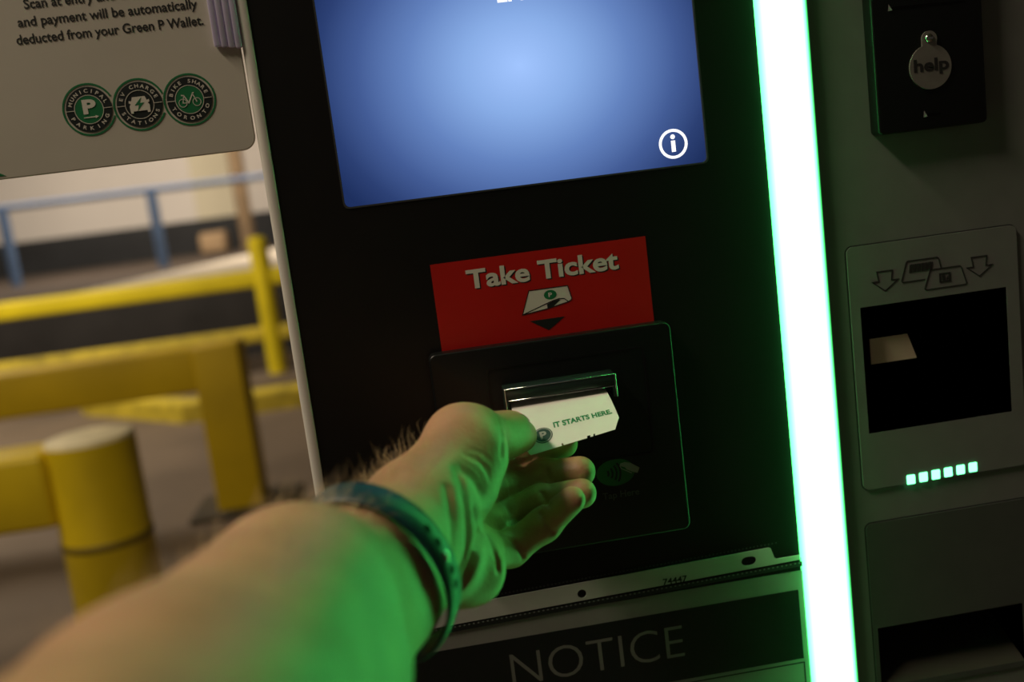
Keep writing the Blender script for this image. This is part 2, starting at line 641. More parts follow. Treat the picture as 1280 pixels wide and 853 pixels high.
letters(bm, 'P', 0.0815, 0.0837, 1.1313, 0.0026, -0.0005, bold=0.03)
obj('badge_letter', bm, M['white'], stk)

# ticket dispenser, a raised black plate with a recessed middle
DY = -0.010
bm = B()
poly(bm, rrect(0.0062, 0.1504, 0.9792, 1.1082, 0.0045, 6), yf=DY, yb=0.0, bevel=0.0012, seg=3)
dsp = obj('ticket_dispenser', bm, M['blackbox'], mach, smooth=True, label='raised black plate around the ticket slot')
bm = B()
poly(bm, rrect(0.0380, 0.1330, 1.0300, 1.0960, 0.003), [rrect(0.0392, 0.1318, 1.0312, 1.0948, 0.0025)], yf=DY - 0.0004, yb=DY)
obj('slot_surround', bm, M['blackbox'], dsp)
# chrome bezel over the slot
BX0, BX1, BZ = 0.0462, 0.1114, 1.0846
bm = B()
box(bm, BX0, BX1, -0.0240, DY, BZ - 0.0068, BZ + 0.0004, 0.0007)
box(bm, BX1 - 0.0022, BX1, -0.0240, DY, BZ - 0.0135, BZ - 0.0062, 0.0006)
box(bm, BX0, BX0 + 0.0022, -0.0240, DY, BZ - 0.0150, BZ - 0.0062, 0.0006)
bez = obj('slot_bezel', bm, M['bezel'], dsp, smooth=True, label='dark metal bezel over the ticket slot')
bm = B()
box(bm, BX0 + 0.0016, BX1 - 0.0016, -0.02435, -0.0236, BZ - 0.0074, BZ - 0.0066, 0.0002, 1)
box(bm, BX0 - 0.0002, BX0 + 0.0007, -0.02435, -0.0236, BZ - 0.0150, BZ + 0.0002, 0.0002, 1)
box(bm, BX1 - 0.0007, BX1 + 0.0002, -0.02435, -0.0236, BZ - 0.0135, BZ + 0.0002, 0.0002, 1)
box(bm, BX0, BX1, -0.02435, -0.0236, BZ - 0.0003, BZ + 0.0003, 0.0001, 1)
obj('bezel_edge', bm, M['chrome'], dsp, smooth=True, label='bright polished edge of the bezel')
bm = B()
poly(bm, rrect(BX0 + 0.002, BX1 - 0.002, BZ - 0.0170, BZ - 0.0068), yf=DY - 0.0003, yb=DY)
obj('slot', bm, M['hole'], dsp)
bm = B()
k = 0.9828
TX, TZ = 0.1078, 1.0218
poly(bm, circ(TX, TZ, 0.0118, 40, 0.0082), yf=DY - 0.0002, yb=DY)
obj('tap_disc', bm, M['fadedgreen'], dsp)
bm = B()
for i, r in enumerate((0.0030, 0.0055, 0.0080, 0.0103)):
    poly(bm, arcband(TX - 0.0075, TZ, r - 0.0006, r + 0.0006, -34, 34, 12), yf=DY - 0.0004, yb=DY)
obj('tap_waves', bm, M['ink'], dsp)
bm = B()
HX, HZ = TX + 0.0085, TZ + 0.0016
poly(bm, [(HX - 0.0052, HZ + 0.0036), (HX - 0.0024, HZ + 0.0040), (HX + 0.0010, HZ + 0.0030), (HX + 0.0062, HZ - 0.0008), (HX + 0.0046, HZ - 0.0038), (HX + 0.0016, HZ - 0.0026), (HX - 0.0018, HZ - 0.0006), (HX - 0.0026, HZ + 0.0008), (HX - 0.0056, HZ + 0.0022)], yf=DY - 0.0006, yb=DY)
stroke(bm, [(HX - 0.0056, HZ + 0.0022), (HX - 0.0050, HZ + 0.0004), (HX - 0.0020, HZ - 0.0014), (HX + 0.0012, HZ - 0.0034)], 0.0005, DY - 0.0006, DY)
obj('tap_hand_symbol', bm, M['fadedwhite'], dsp)
bm = B()
letters(bm, 'Tap Here', 0.0982, 0.1208, 1.0060, 0.0042, DY - 0.0003, bold=0.012)
obj('lettering', bm, M['faded'], dsp)

# green light strip with a rounded diffuser
bm = B()
prof = [(LEDC - 0.0158, 0.055)] + [(LEDC - 0.0158 * math.cos(math.pi * i / 14), -0.0100 * math.sin(math.pi * i / 14)) for i in range(15)] + [(LEDC + 0.0158, 0.055)]
lo = [bm.verts.new((a, b, 0.12)) for a, b in prof]
hi = [bm.verts.new((a, b, 1.50)) for a, b in prof]
for i in range(len(prof)):
    j = (i + 1) % len(prof)
    bm.faces.new((lo[i], lo[j], hi[j], hi[i]))
bm.faces.new(lo)
bm.faces.new(hi)
bmesh.ops.recalc_face_normals(bm, faces=bm.faces)
bmesh.ops.translate(bm, vec=(0, 0, 0), verts=bm.verts)
led = obj('light_strip', bm, M['led'], mach, smooth=True, label='glowing green light strip')

# grey right-hand front
GX0, GX1 = 0.2532, 0.470
bm = B()
WIN = rrect(0.2718, 0.3672, 1.0185, 1.0985)
REC = rrect(0.2685, 0.3684, 0.8480, 0.8885)
poly(bm, rrect(GX0, GX1, 0.10, 1.50), [WIN, REC], yf=0.0, yb=0.0551)
obj('grey_front', bm, M['grey'], mach, label='grey painted metal front')

# help plate
hp_y = -0.010
bm = B()
poly(bm, rrect(0.2872, 0.3556, 1.2005, 1.3300, 0.0032, 5), yf=hp_y, yb=0.0, bevel=0.0012, seg=3)
hpl = obj('help_plate', bm, M['blackbox'], mach, smooth=True, label='black plate with a round steel help disc')
hc = (0.3210, 1.2372)
bm = B()
lugw = 0.0047
body = [(hc[0] + 0.0129 * math.cos(math.radians(a)), hc[1] - 0.0007 + 0.0129 * math.sin(math.radians(a))) for a in range(110, 431, 8)]
lug = [(hc[0] + 0.0002 + lugw * math.cos(math.radians(a)), hc[1] + 0.0152 + lugw * math.sin(math.radians(a))) for a in range(0, 181, 15)]
poly(bm, body + lug, yf=hp_y - 0.0012, yb=hp_y)
disc = obj('help_disc', bm, M['steel'], hpl, label='round steel disc stamped help')
bm = B()
letters(bm, 'help', 0.3105, 0.3322, 1.2340, 0.0074, hp_y - 0.0014, bold=0.03, ref='l')
obj('lettering', bm, M['etched'], hpl)
bm = B()
bmesh.ops.create_uvsphere(bm, u_segments=20, v_segments=12, radius=0.0026)
bmesh.ops.scale(bm, vec=(1, 0.7, 1), verts=bm.verts)
bmesh.ops.translate(bm, vec=(hc[0], hp_y - 0.0012, hc[1] + 0.0156), verts=bm.verts)
obj('rivet', bm, M['chrome'], hpl, smooth=True)
for (sx0, sx1, sz) in ((0.2985, 0.3450, 1.2715), (0.3163, 0.3260, 1.2087)):
    bm = B()
    poly(bm, [(sx0, sz - 0.0004), (sx1, sz - 0.0004), (sx1, sz + 0.0006), (sx0 + 0.002, sz + 0.0014)], yf=hp_y - 0.0003, yb=hp_y)
    sl = obj('slit', bm, M['hole'], hpl)
    bm = B()
    vs = [bm.verts.new(v) for v in ((sx0 - 0.0010, hp_y, sz - 0.0008), (sx0 + 0.0014, hp_y, sz - 0.0008), (sx0 - 0.0004, hp_y, sz + 0.0032), (sx0 + 0.0010, hp_y - 0.0014, sz - 0.0006))]
    for q in ((0, 1, 3), (1, 2, 3), (2, 0, 3), (0, 2, 1)):
        bm.faces.new([vs[i] for i in q])
    bmesh.ops.recalc_face_normals(bm, faces=bm.faces)
    obj('lug', bm, M['greydark'], hpl)

# scanner: thin raised surround, dark window, printed icons, six lamps
bm = B()
OUT = rrect(0.2658, 0.3756, 0.9822, 1.1362, 0.004, 6)
poly(bm, OUT, [WIN], yf=-0.0018, yb=0.0)
scn = obj('scanner', bm, M['grey'], mach, label='grey ticket scanner with a dark window')
bm = B()
stroke(bm, rrect(0.2655, 0.3759, 0.9819, 1.1365, 0.0042, 6), 0.0008, -0.0004, 0.0, True)
obj('seam', bm, M['etched'], scn)
bm = B()
x0, x1, z0, z1 = 0.2719, 0.3671, 1.0186, 1.0984
f = [(x0, -0.0017, z0), (x1, -0.0017, z0), (x1, -0.0017, z1), (x0, -0.0017, z1)]
g = [(x0, 0.050, z0), (x1, 0.050, z0), (x1, 0.050, z1), (x0, 0.050, z1)]
F_ = [bm.verts.new(v) for v in f]
G_ = [bm.verts.new(v) for v in g]
for i in range(4):
    j = (i + 1) % 4
    bm.faces.new((F_[i], G_[i], G_[j], F_[j]))
bm.faces.new(G_)
bmesh.ops.solidify(bm, geom=list(bm.faces), thickness=0.0006)
obj('window_recess', bm, M['void'], scn, label='dark scanner window')
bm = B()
poly(bm, [(0.2821, 1.0594), (0.3125, 1.0594), (0.3071, 1.0757), (0.2821, 1.0757)], yf=0.0100, yb=0.0106)  # tan quad inside the window, coloured to stand for a reflection
obj('painted_reflection', bm, M['palereflect'], scn, label='pale tan patch painted as a reflection in the window')
bm = B()
for (ax, az) in ((0.2890, 1.1130), (0.3505, 1.1138)):
    stroke(bm, [(ax - 0.0052, az + 0.0060), (ax + 0.0048, az + 0.0060), (ax + 0.0040, az + 0.0000), (ax + 0.0082, az + 0.0000), (ax - 0.0004, az - 0.0062), (ax - 0.0084, az + 0.0000), (ax - 0.0042, az + 0.0000)], 0.0006, -0.0021, -0.0018, True)
stroke(bm, [(0.3145, 1.1104), (0.3000, 1.1104), (0.2994, 1.1112), (0.3030, 1.1222), (0.3040, 1.1230), (0.3232, 1.1230), (0.3240, 1.1222), (0.3254, 1.1160)], 0.0006, -0.0021, -0.0018)
stroke(bm, [(0.3190, 1.1158), (0.3375, 1.1158), (0.3384, 1.1150), (0.3414, 1.1046), (0.3408, 1.1038), (0.3146, 1.1038), (0.3140, 1.1046), (0.3180, 1.1150)], 0.0006, -0.0021, -0.0018, True)
x = 0.3052
for i in range(13):
    w = (0.0004, 0.0008, 0.0005, 0.0011)[i % 4]
    poly(bm, [(x - 0.0006, 1.1158), (x + w - 0.0006, 1.1158), (x + w, 1.1208), (x, 1.1208)], yf=-0.0021, yb=-0.0018)
    x += w + 0.0005
obj('icons', bm, M['etched'], scn)
bm = B()
poly(bm, rrect(0.3238, 0.3312, 1.1070, 1.1128), [rrect(0.3248, 0.3302, 1.1078, 1.1120)], yf=-0.0021, yb=-0.0018)
poly(bm, rrect(0.3256, 0.3276, 1.1084, 1.1114), yf=-0.0021, yb=-0.0018)
poly(bm, [(0.3282, 1.1084), (0.3298, 1.1084), (0.3294, 1.1112)], yf=-0.0021, yb=-0.0018)
obj('card_icon', bm, M['etched'], scn)
bm = B()
poly(bm, rrect(-0.0027, 0.0027, -0.0030, 0.0030, 0.0006, 3), yf=-0.0006, yb=0.0, bevel=0.0003, seg=1)
first = obj('indicator_light', bm, M['ledsq'], None)
first.parent = scn
base = origin_of(scn)
for i in range(6):
    o = first if i == 0 else first.copy()
    if i:
        COL.objects.link(o)
        o.parent = scn
    o.location = Vector((0.2972 + 0.00835 * i, -0.0018, 0.9846 + 0.0003 * i)) - base

# lower hatch and receipt recess
bm = B()
poly(bm, rrect(0.2656, 0.3760, 0.8440, 0.9594, 0.004, 6), [REC], yf=-0.0012, yb=0.0)
hat = obj('receipt_hatch', bm, M['greydark'], mach, label='dark grey hatch with a receipt recess')
bm = B()
x0, x1, z0, z1 = 0.2686, 0.3683, 0.8481, 0.8884
F_ = [bm.verts.new(v) for v in ((x0, -0.0011, z0), (x1, -0.0011, z0), (x1, -0.0011, z1), (x0, -0.0011, z1))]
G_ = [bm.verts.new(v) for v in ((x0, 0.045, z0 + 0.022), (x1, 0.045, z0 + 0.022), (x1, 0.045, z1), (x0, 0.045, z1))]
for i in range(4):
    j = (i + 1) % 4
    bm.faces.new((F_[i], G_[i], G_[j], F_[j]))
bm.faces.new(G_)
bmesh.ops.solidify(bm, geom=list(bm.faces), thickness=0.0006)
obj('recess', bm, M['tray'], hat)
bm = B()
stroke(bm, rrect(0.2653, 0.3763, 0.8437, 0.9597, 0.0042, 6), 0.0008, -0.0003, 0.0, True)
obj('seam', bm, M['etched'], hat)

# ------------------------------------------------------------------ sign on the left
SY = 0.001
sign = thing('parking_sign', 'white instruction sign with three round green logos, left of the machine', 'sign', (-0.22, 0.002, 1.2368))
bm = B()
poly(bm, rrect(-0.355, -0.0722, 1.2368, 1.62, 0.0075, 7), yf=SY, yb=SY + 0.002, bevel=0.0005, seg=1)
obj('plate', bm, M['sign'], sign, smooth=True)
bm = B()
box(bm, -0.085, -0.0718, SY + 0.002, 0.050, 1.30, 1.56, 0.0005)
obj('mounting_bracket', bm, M['steel'], sign)
bm = B()
ty = SY - 0.0002
for s_, a, b_, z in (('deducted from your Green P Wallet.', -0.1888, -0.0897, 1.3062), ('and payment will be automatically', -0.1864, -0.0915, 1.3152), ('Scan at entry and exit machines', -0.1815, -0.0945, 1.3242),
                     ('EV charging and bike share trips.', -0.1830, -0.0920, 1.3412)):
    if s_.startswith('EV'):
        continue
    letters(bm, s_, a, b_, z, 0.0051, ty, bold=0.018)
obj('lettering', bm, M['ink'], sign)


def annulus(bm, cx, cz, r1, r0, y, a0=None, a1=None):
    if a0 is None:
        return poly(bm, circ(cx, cz, r1, 56), [circ(cx, cz, r0, 56)], yf=y, yb=SY)
    return poly(bm, arcband(cx, cz, r0, r1, a0, a1, 40), yf=y, yb=SY)


def logo(cx, cz, inner, top, bottom, ring_gap):
    bm = B()
    if ring_gap is None:
        annulus(bm, cx, cz, 0.0142, 0.0132, ty)
    else:
        annulus(bm, cx, cz, 0.0142, 0.0132, ty, *ring_gap)
    rg = obj('logo', bm, M['green'], sign)
    bm = B()
    poly(bm, circ(cx, cz, 0.0122, 56), yf=ty - 0.0001, yb=SY)
    obj('dark_ring', bm, M['navy'], rg)
    bm = B()
    annulus(bm, cx, cz, 0.0078, 0.0075, ty - 0.0003)
    for sgn in (-1, 1):
        poly(bm, rrect(cx + sgn * 0.0100 - 0.0022, cx + sgn * 0.0100 + 0.0022, cz - 0.00015, cz + 0.00015), yf=ty - 0.0003, yb=SY)
    arc_letters(bm, top, cx, cz, 0.0100, 168, 12, 0.0020, ty - 0.0003)
    arc_letters(bm, bottom, cx, cz, 0.0100, 195, 345, 0.0020, ty - 0.0003, inward=True)
    obj('ring_lettering', bm, M['white'], rg)
    if inner != 'ev':
        bm = B()
        poly(bm, circ(cx, cz, 0.0074, 48), yf=ty - 0.0002, yb=SY)
        obj('green_centre', bm, M['green'], rg)
    y3 = ty - 0.0004
    bm = B()
    if inner == 'p':
        letters(bm, 'P', cx - 0.0032, cx + 0.0040, cz - 0.0024, 0.0078, y3, bold=0.045)
        poly(bm, [(cx - 0.0034, cz - 0.0045), (cx + 0.0028, cz - 0.0045), (cx + 0.0028, cz - 0.0050), (cx + 0.0046, cz - 0.0041), (cx + 0.0028, cz - 0.0033), (cx + 0.0028, cz - 0.0039), (cx - 0.0034, cz - 0.0040)], yf=y3, yb=SY)
    elif inner == 'ev':
        poly(bm, [(cx - 0.0052, cz - 0.0045), (cx - 0.0038, cz - 0.0045), (cx - 0.0038, cz - 0.0034), (cx + 0.0038, cz - 0.0034), (cx + 0.0038, cz - 0.0045), (cx + 0.0052, cz - 0.0045), (cx + 0.0054, cz - 0.0006), (cx + 0.0046, cz + 0.0006),
                  (cx + 0.0056, cz + 0.0012), (cx + 0.0054, cz + 0.0024), (cx + 0.0042, cz + 0.0020), (cx + 0.0034, cz + 0.0042), (cx - 0.0034, cz + 0.0042), (cx - 0.0042, cz + 0.0020), (cx - 0.0054, cz + 0.0024), (cx - 0.0056, cz + 0.0012), (cx - 0.0046, cz + 0.0006), (cx - 0.0054, cz - 0.0006)], yf=y3, yb=SY)
    else:
        for wx in (-0.0038, 0.0038):
            annulus(bm, cx + wx, cz - 0.0016, 0.0023, 0.0020, y3)
        stroke(bm, [(cx - 0.0042, cz + 0.0026), (cx - 0.0028, cz + 0.0024), (cx - 0.0006, cz - 0.0018), (cx + 0.0022, cz + 0.0034), (cx + 0.0028, cz + 0.0034)], 0.0006, y3, SY)
        stroke(bm, [(cx - 0.0028, cz + 0.0024), (cx - 0.0038, cz - 0.0016), (cx - 0.0006, cz - 0.0018)], 0.0004, y3, SY)
        stroke(bm, [(cx + 0.0020, cz + 0.0030), (cx + 0.0038, cz - 0.0016)], 0.0005, y3, SY)
    obj('emblem', bm, M['white'], rg)
    if inner == 'ev':
        bm = B()
        poly(bm, [(cx + 0.0014, cz + 0.0036), (cx - 0.0026, cz - 0.0002), (cx - 0.0003, cz - 0.0002), (cx - 0.0014, cz - 0.0032), (cx + 0.0026, cz + 0.0008), (cx + 0.0003, cz + 0.0008)], yf=y3 - 0.0001, yb=SY)
        obj('lightning_bolt', bm, M['green'], rg)


logo(-0.1580, 1.2684, 'p', 'MUNICIPAL', 'PARKING', (26, 340))
logo(-0.1310, 1.2680, 'ev', 'EV CHARGE', 'STATIONS', (20, 335))
logo(-0.1040, 1.2676, 'bike', 'BIKE SHARE', 'TORONTO', None)
bm = B()
poly(bm, [(-0.30, 1.2385), (-0.2080, 1.2385), (-0.2140, 1.2420), (-0.2300, 1.2480), (-0.30, 1.2600)], yf=ty, yb=SY)
obj('green_corner_print', bm, M['green'], sign)

# lilac ribbed strip over the edge of the sign
bm = B()
for i in range(4):
    xa = -0.0858 + i * 0.0038
    box(bm, xa, xa + 0.0034, SY - 0.0030, SY - 0.0002, 1.2935 - 0.0006 * i, 1.40, 0.0008, 2)
box(bm, -0.0858, -0.0708, SY - 0.0012, SY - 0.0001, 1.2950, 1.40)
tag(obj('plastic_strip', bm, M['lilac'], None, smooth=True, loc=(-0.078, SY, 1.2935)), 'lilac ribbed plastic strip hanging over the right edge of the white sign', 'plastic strip')

# ------------------------------------------------------------------ notice in a clear sleeve
slv = thing('plastic_sleeve', 'clear punched plastic sleeve holding the dark notice below the ticket slot', 'plastic sleeve', (0.085, -0.001, 0.73))
bm = B()
SL, SR = -0.0600, 0.2290
poly(bm, [(SL, 0.728), (SR - 0.003, 0.728), (SR, 0.945), (SL, 0.945)], yf=-0.0013, yb=-0.0011)
obj('film', bm, M['sleeve'], slv)
bm = B()
ho = [circ(0.0798, 0.9456, 0.0028, 24), [(0.1873 + 0.0048 * math.copysign(abs(math.cos(t)) ** 0.7, math.cos(t)), 0.9487 + 0.0029 * math.sin(t)) for t in [2 * math.pi * i / 24 for i in range(24)]], circ(-0.030, 0.9440, 0.0028, 24)]
poly(bm, [(SL, 0.9385), (0.2205, 0.9440), (0.2205, 0.9470), (0.2052, 0.9470), (0.2040, 0.9482), (0.2022, 0.9545), (0.2008, 0.9552), (SL, 0.9500)], ho, yf=-0.0018, yb=-0.0010)
obj('punched_strip', bm, M['strip'], slv, label='white punched edge strip')
bm = B()
poly(bm, [(SL, 0.9338), (0.2240, 0.9395), (0.2240, 0.9425), (SL, 0.9378)], yf=-0.0016, yb=-0.0010)
sm = obj('welded_seam', bm, M['seam'], slv)
bm = B()
for i in range(96):
    xx = SL + 0.004 + i * 0.0029
    zz = 0.9366 + (xx - SL) * 0.0172
    poly(bm, [(xx, zz), (xx + 0.0011, zz), (xx + 0.0011, zz + 0.0008), (xx, zz + 0.0008)], yf=-0.00175, yb=-0.0015)
obj('seam_dots', bm, mat('seam_dots', (0.16, 0.17, 0.16), 0.4), sm)
bm = B()
for i in range(110):
    xx = SL + 0.004 + i * 0.0024
    zz = 0.9518 + (xx - SL) * 0.0188
    poly(bm, [(xx, zz), (xx + 0.0009, zz), (xx + 0.0009, zz + 0.0009), (xx, zz + 0.0009)], yf=-0.0014, yb=-0.0010)
obj('edge_dots', bm, mat('edge_dots', (0.03, 0.034, 0.032), 0.5), sm)
bm = B()
letters(bm, '74447', 0.1312, 0.1468, 0.9424, 0.0040, -0.0020, bold=0.025)
obj('lettering', bm, M['ink'], slv)

bm = B()
poly(bm, rrect(-0.0555, 0.2236, 0.730, 0.9362), yf=-0.0006, yb=-0.0001)
note = obj('notice', bm, M['paper'], None, loc=(0.085, -0.0003, 0.73))
tag(note, 'white paper sheet with a dark band reading NOTICE inside the clear sleeve', 'notice')
bm = B()
poly(bm, rrect(-0.0440, 0.2180, 0.8770, 0.9238), yf=-0.0008, yb=-0.0006)
obj('dark_band', bm, mat('dark_green_black_print', (0.006, 0.013, 0.010), 0.45), note)
bm = B()
letters(bm, 'NOTICE', 0.0302, 0.1406, 0.8930, 0.0206, -0.0009, bold=-0.012)
obj('lettering', bm, mat('notice_white', (0.36, 0.36, 0.32), 0.5), note)
bm = B()
stroke(bm, rrect(-0.0440, 0.2180, 0.745, 0.8742), 0.0007, -0.0008, -0.0006, True)
obj('border', bm, M['ink'], note)

# ------------------------------------------------------------------ parking ticket in the slot
TL = 0.047
TICK = thing('parking_ticket', 'white paper ticket sticking out of the machine slot, held by the thumb', 'ticket', (0.082, -0.020, 1.070))


def ticket_curve(t):
    """Side profile of the drooping ticket: t in 0..1 from the slot to the free edge."""
    y = -0.0125 - 0.0440 * t
    z = 1.0762 - 0.0060 * t - 0.0090 * t * t
    return y, z


def ticket_point(u, t, lift=0.0):
    y, z = ticket_curve(t)
    x = 0.0492 + 0.0565 * u
    z -= 0.0085 * (1 - u) * t ** 1.5                # pressed down on the thumb side
    return (x, y - 0.35 * lift, z + 0.93 * lift)


bm = B()
NU, NT = 54, 36
rows = []
for j in range(NT + 1):
    t = j / NT
    row = []
    for i in range(NU + 1):
        u = i / NU
        tt = t
        if t > 0.83:                              # clipped corners
            m_ = (t - 0.83) / 0.17
            u = 0.5 + (u - 0.5) * (1 - 2 * 0.075 * m_)
        row.append(bm.verts.new(ticket_point(u, tt)))
    rows.append(row)
for j in range(NT):
    for i in range(NU):
        if j == NT - 1 and i in (20, 36, 37, 40):      # small torn nicks along the free edge
            continue
        bm.faces.new((rows[j][i], rows[j][i + 1], rows[j + 1][i + 1], rows[j + 1][i]))
bmesh.ops.recalc_face_normals(bm, faces=bm.faces)
bmesh.ops.solidify(bm, geom=list(bm.faces), thickness=0.0001)
obj('sheet', bm, M['ticket'], TICK, smooth=True)


bm = B()
letters(bm, 'IT STARTS HERE.', 0.36, 0.955, 0.735, -0.085, 0, bold=0.035, warp=lambda a, b: ticket_point(a, b, 0.0002))
obj('lettering', bm, M['tgreen'], TICK)


def ticket_disc(cu_, ct, r, n=32, lift=0.0002, inner=0.0):
    bm = B()
    o_ = [bm.verts.new(ticket_point(cu_ + r / 0.054 * math.cos(2 * math.pi * i / n), ct + r / 0.0480 * math.sin(2 * math.pi * i / n), lift)) for i in range(n)]
    if inner:
        i_ = [bm.verts.new(ticket_point(cu_ + inner / 0.054 * math.cos(2 * math.pi * i / n), ct + inner / 0.0480 * math.sin(2 * math.pi * i / n), lift)) for i in range(n)]
        for i in range(n):
            j = (i + 1) % n
            bm.faces.new((o_[i], o_[j], i_[j], i_[i]))
    else:
        bm.faces.new(o_)
    return bm


LU, LT = 0.235, 0.80
obj('round_mark', ticket_disc(LU, LT, 0.0052), mat('ticket_dark_mark', (0.008, 0.05, 0.035), 0.6), TICK)
obj('mark_ring', ticket_disc(LU, LT, 0.0048, lift=0.0003, inner=0.0042), M['fadedwhite'], TICK)
bm = B()
letters(bm, 'P', LU - 0.030, LU + 0.036, LT + 0.055, -0.105, 0, bold=0.04, warp=lambda a, b: ticket_point(a, b, 0.0004))
obj('mark_letter', bm, M['fadedwhite'], TICK)

# ------------------------------------------------------------------ the arm and hand: one continuous surface
PALM = [((-0.0337, -0.192, 1.0599, 0.021), (-0.014, -0.1507, 1.0635, 0.019), 0.014),
 ((-0.0281, -0.1953, 1.0425, 0.02), (-0.0078, -0.1551, 1.0393, 0.018), 0.014),
 ((-0.0308, -0.1982, 1.0549, 0.024), (-0.0099, -0.1528, 1.0523, 0.022), 0.014),
 ((-0.0512, -0.2703, 1.0684, 0.031), (-0.0337, -0.192, 1.0599, 0.021), 0.014),
 ((-0.0489, -0.2737, 1.0486, 0.029), (-0.0281, -0.1953, 1.0425, 0.02), 0.014),
 ((-0.0676, -0.3591, 1.0757, 0.04), (-0.0489, -0.2691, 1.0773, 0.031), 0.014),
 ((-0.0635, -0.3632, 1.0527, 0.04), (-0.0489, -0.2737, 1.0486, 0.029), 0.014),
 ((-0.0739, -0.4379, 1.0882, 0.044), (-0.0676, -0.3591, 1.0757, 0.04), 0.014),
 ((-0.0695, -0.4421, 1.0642, 0.044), (-0.0635, -0.3632, 1.0527, 0.04), 0.014),
 ((-0.0121, -0.1511, 1.0618, 0.019), (0.0171, -0.0745, 1.0561, 0.011), 0.01),
 ((-0.0095, -0.1524, 1.0551, 0.019), (0.013, -0.081, 1.0444, 0.0115), 0.01),
 ((-0.0071, -0.1539, 1.047, 0.018), (0.0119, -0.091, 1.0322, 0.0115), 0.01),
 ((-0.0046, -0.1553, 1.0396, 0.017), (0.0142, -0.1052, 1.0207, 0.0115), 0.01),
 ((-0.0072, -0.147, 1.0649, 0.017), (0.0154, -0.1101, 1.0805, 0.0175), 0.014),
 ((-0.0004, -0.1427, 1.0579, 0.015), (0.0199, -0.1148, 1.073, 0.015), 0.009),
 ((0.0199, -0.1148, 1.073, 0.015), (0.0152, -0.1254, 1.0608, 0.0132), 0.007),
 ((-0.0009, -0.1541, 1.037, 0.015), (0.0099, -0.1411, 1.0294, 0.0155), 0.008),
 ((0.0099, -0.1411, 1.0294, 0.0155), (0.0168, -0.1264, 1.0298, 0.0115), 0.007)]
FINGERS = [('index',
  [(0.0171, -0.0745, 1.0561, 0.011), (0.0392, -0.0427, 1.046, 0.0092), (0.0584, -0.0353, 1.0495, 0.0088), (0.0744, -0.0415, 1.0528, 0.0078)]),
 ('middle', [(0.013, -0.081, 1.0444, 0.011), (0.0382, -0.0523, 1.036, 0.0097), (0.0599, -0.05, 1.0379, 0.0096), (0.0791, -0.0576, 1.0402, 0.0086)]),
 ('ring', [(0.0119, -0.091, 1.0322, 0.011), (0.0338, -0.067, 1.024, 0.0092), (0.0547, -0.0661, 1.0294, 0.009), (0.076, -0.0747, 1.0335, 0.008)]),
 ('little',
  [(0.0142, -0.1052, 1.0207, 0.011), (0.0337, -0.0868, 1.0141, 0.0091), (0.0528, -0.0861, 1.0238, 0.0084), (0.068, -0.0927, 1.0368, 0.007)])]
THUMB = [(0.0154, -0.1101, 1.0805, 0.0165), (0.0204, -0.0978, 1.0783, 0.016), (0.0365, -0.073, 1.071, 0.0115), (0.0423, -0.0648, 1.069, 0.0112),
 (0.049, -0.0557, 1.0648, 0.0093)]
CREASES = [([(0.0399, -0.064, 1.0455), (0.0404, -0.0666, 1.0417), (0.0401, -0.0674, 1.0366)], 0.0014, 0.0017),
 ([(0.0611, -0.0595, 1.0445), (0.0612, -0.0608, 1.0403), (0.0599, -0.0721, 1.0402)], 0.0014, 0.0017),
 ([(0.036, -0.0746, 1.0342), (0.0369, -0.0777, 1.0307), (0.0367, -0.0864, 1.0274)], 0.0014, 0.0017),
 ([(0.0554, -0.0737, 1.037), (0.056, -0.076, 1.0341), (0.0553, -0.0933, 1.0361)], 0.0014, 0.0017),
 ([(0.0337, -0.0972, 1.0239), (0.0371, -0.0978, 1.0184), (0.0398, -0.0958, 1.0111)], 0.0014, 0.0017),
 ([(0.0512, -0.0921, 1.0321), (0.0533, -0.0958, 1.027), (0.0561, -0.0949, 1.021)], 0.0014, 0.0017),
 ([(0.0178, -0.1544, 1.0587), (0.0181, -0.1505, 1.0499), (0.0152, -0.1652, 1.0462), (0.0112, -0.1713, 1.0408), (0.006, -0.1751, 1.0345),
   (0.0006, -0.1807, 1.0305)],
  0.003, 0.0036),
 ([(0.0184, -0.1465, 1.0523), (0.0212, -0.1446, 1.0442), (0.0227, -0.1505, 1.0377), (0.023, -0.1527, 1.0301)], 0.0018, 0.0016),
 ([(0.0105, -0.1504, 1.0773), (0.0116, -0.1591, 1.0686), (0.0114, -0.1646, 1.0595), (0.009, -0.1718, 1.0479), (0.0045, -0.1808, 1.0395)], 0.0032,
  0.0016),
 ([(0.0051, -0.1648, 1.075), (0.0051, -0.1744, 1.0638), (0.0035, -0.185, 1.0537), (-0.0006, -0.1971, 1.0452)], 0.0026, 0.001),
 ([(0.0158, -0.1406, 1.082), (0.021, -0.1377, 1.0781), (0.0249, -0.1366, 1.0726), (0.0257, -0.1375, 1.0681)], 0.0016, 0.0006),
 ([(0.0142, -0.1442, 1.0802), (0.0189, -0.1424, 1.076), (0.0218, -0.1418, 1.07), (0.0227, -0.1416, 1.0652)], 0.0016, 0.0006),
 ([(0.0128, -0.148, 1.077), (0.0167, -0.1457, 1.0727), (0.0196, -0.1449, 1.066)], 0.0035, 0.0014),
 ([(0.0181, -0.137, 1.0837), (0.0238, -0.1344, 1.0799), (0.0278, -0.1333, 1.0751)], 0.0012, 0.0007),
 ([(0.0363, -0.0978, 1.089), (0.0361, -0.111, 1.0863), (0.035, -0.1225, 1.0813), (0.0334, -0.1268, 1.0756)], 0.0014, 0.0013),
 ([(0.0457, -0.0851, 1.0746), (0.0469, -0.0836, 1.069), (0.0456, -0.0821, 1.0637)], 0.001, 0.0006)]
BLOBS = [((0.0051, -0.1474, 1.0249, 0.011), (0.0114, -0.1411, 1.0236, 0.0115), 0.006)]


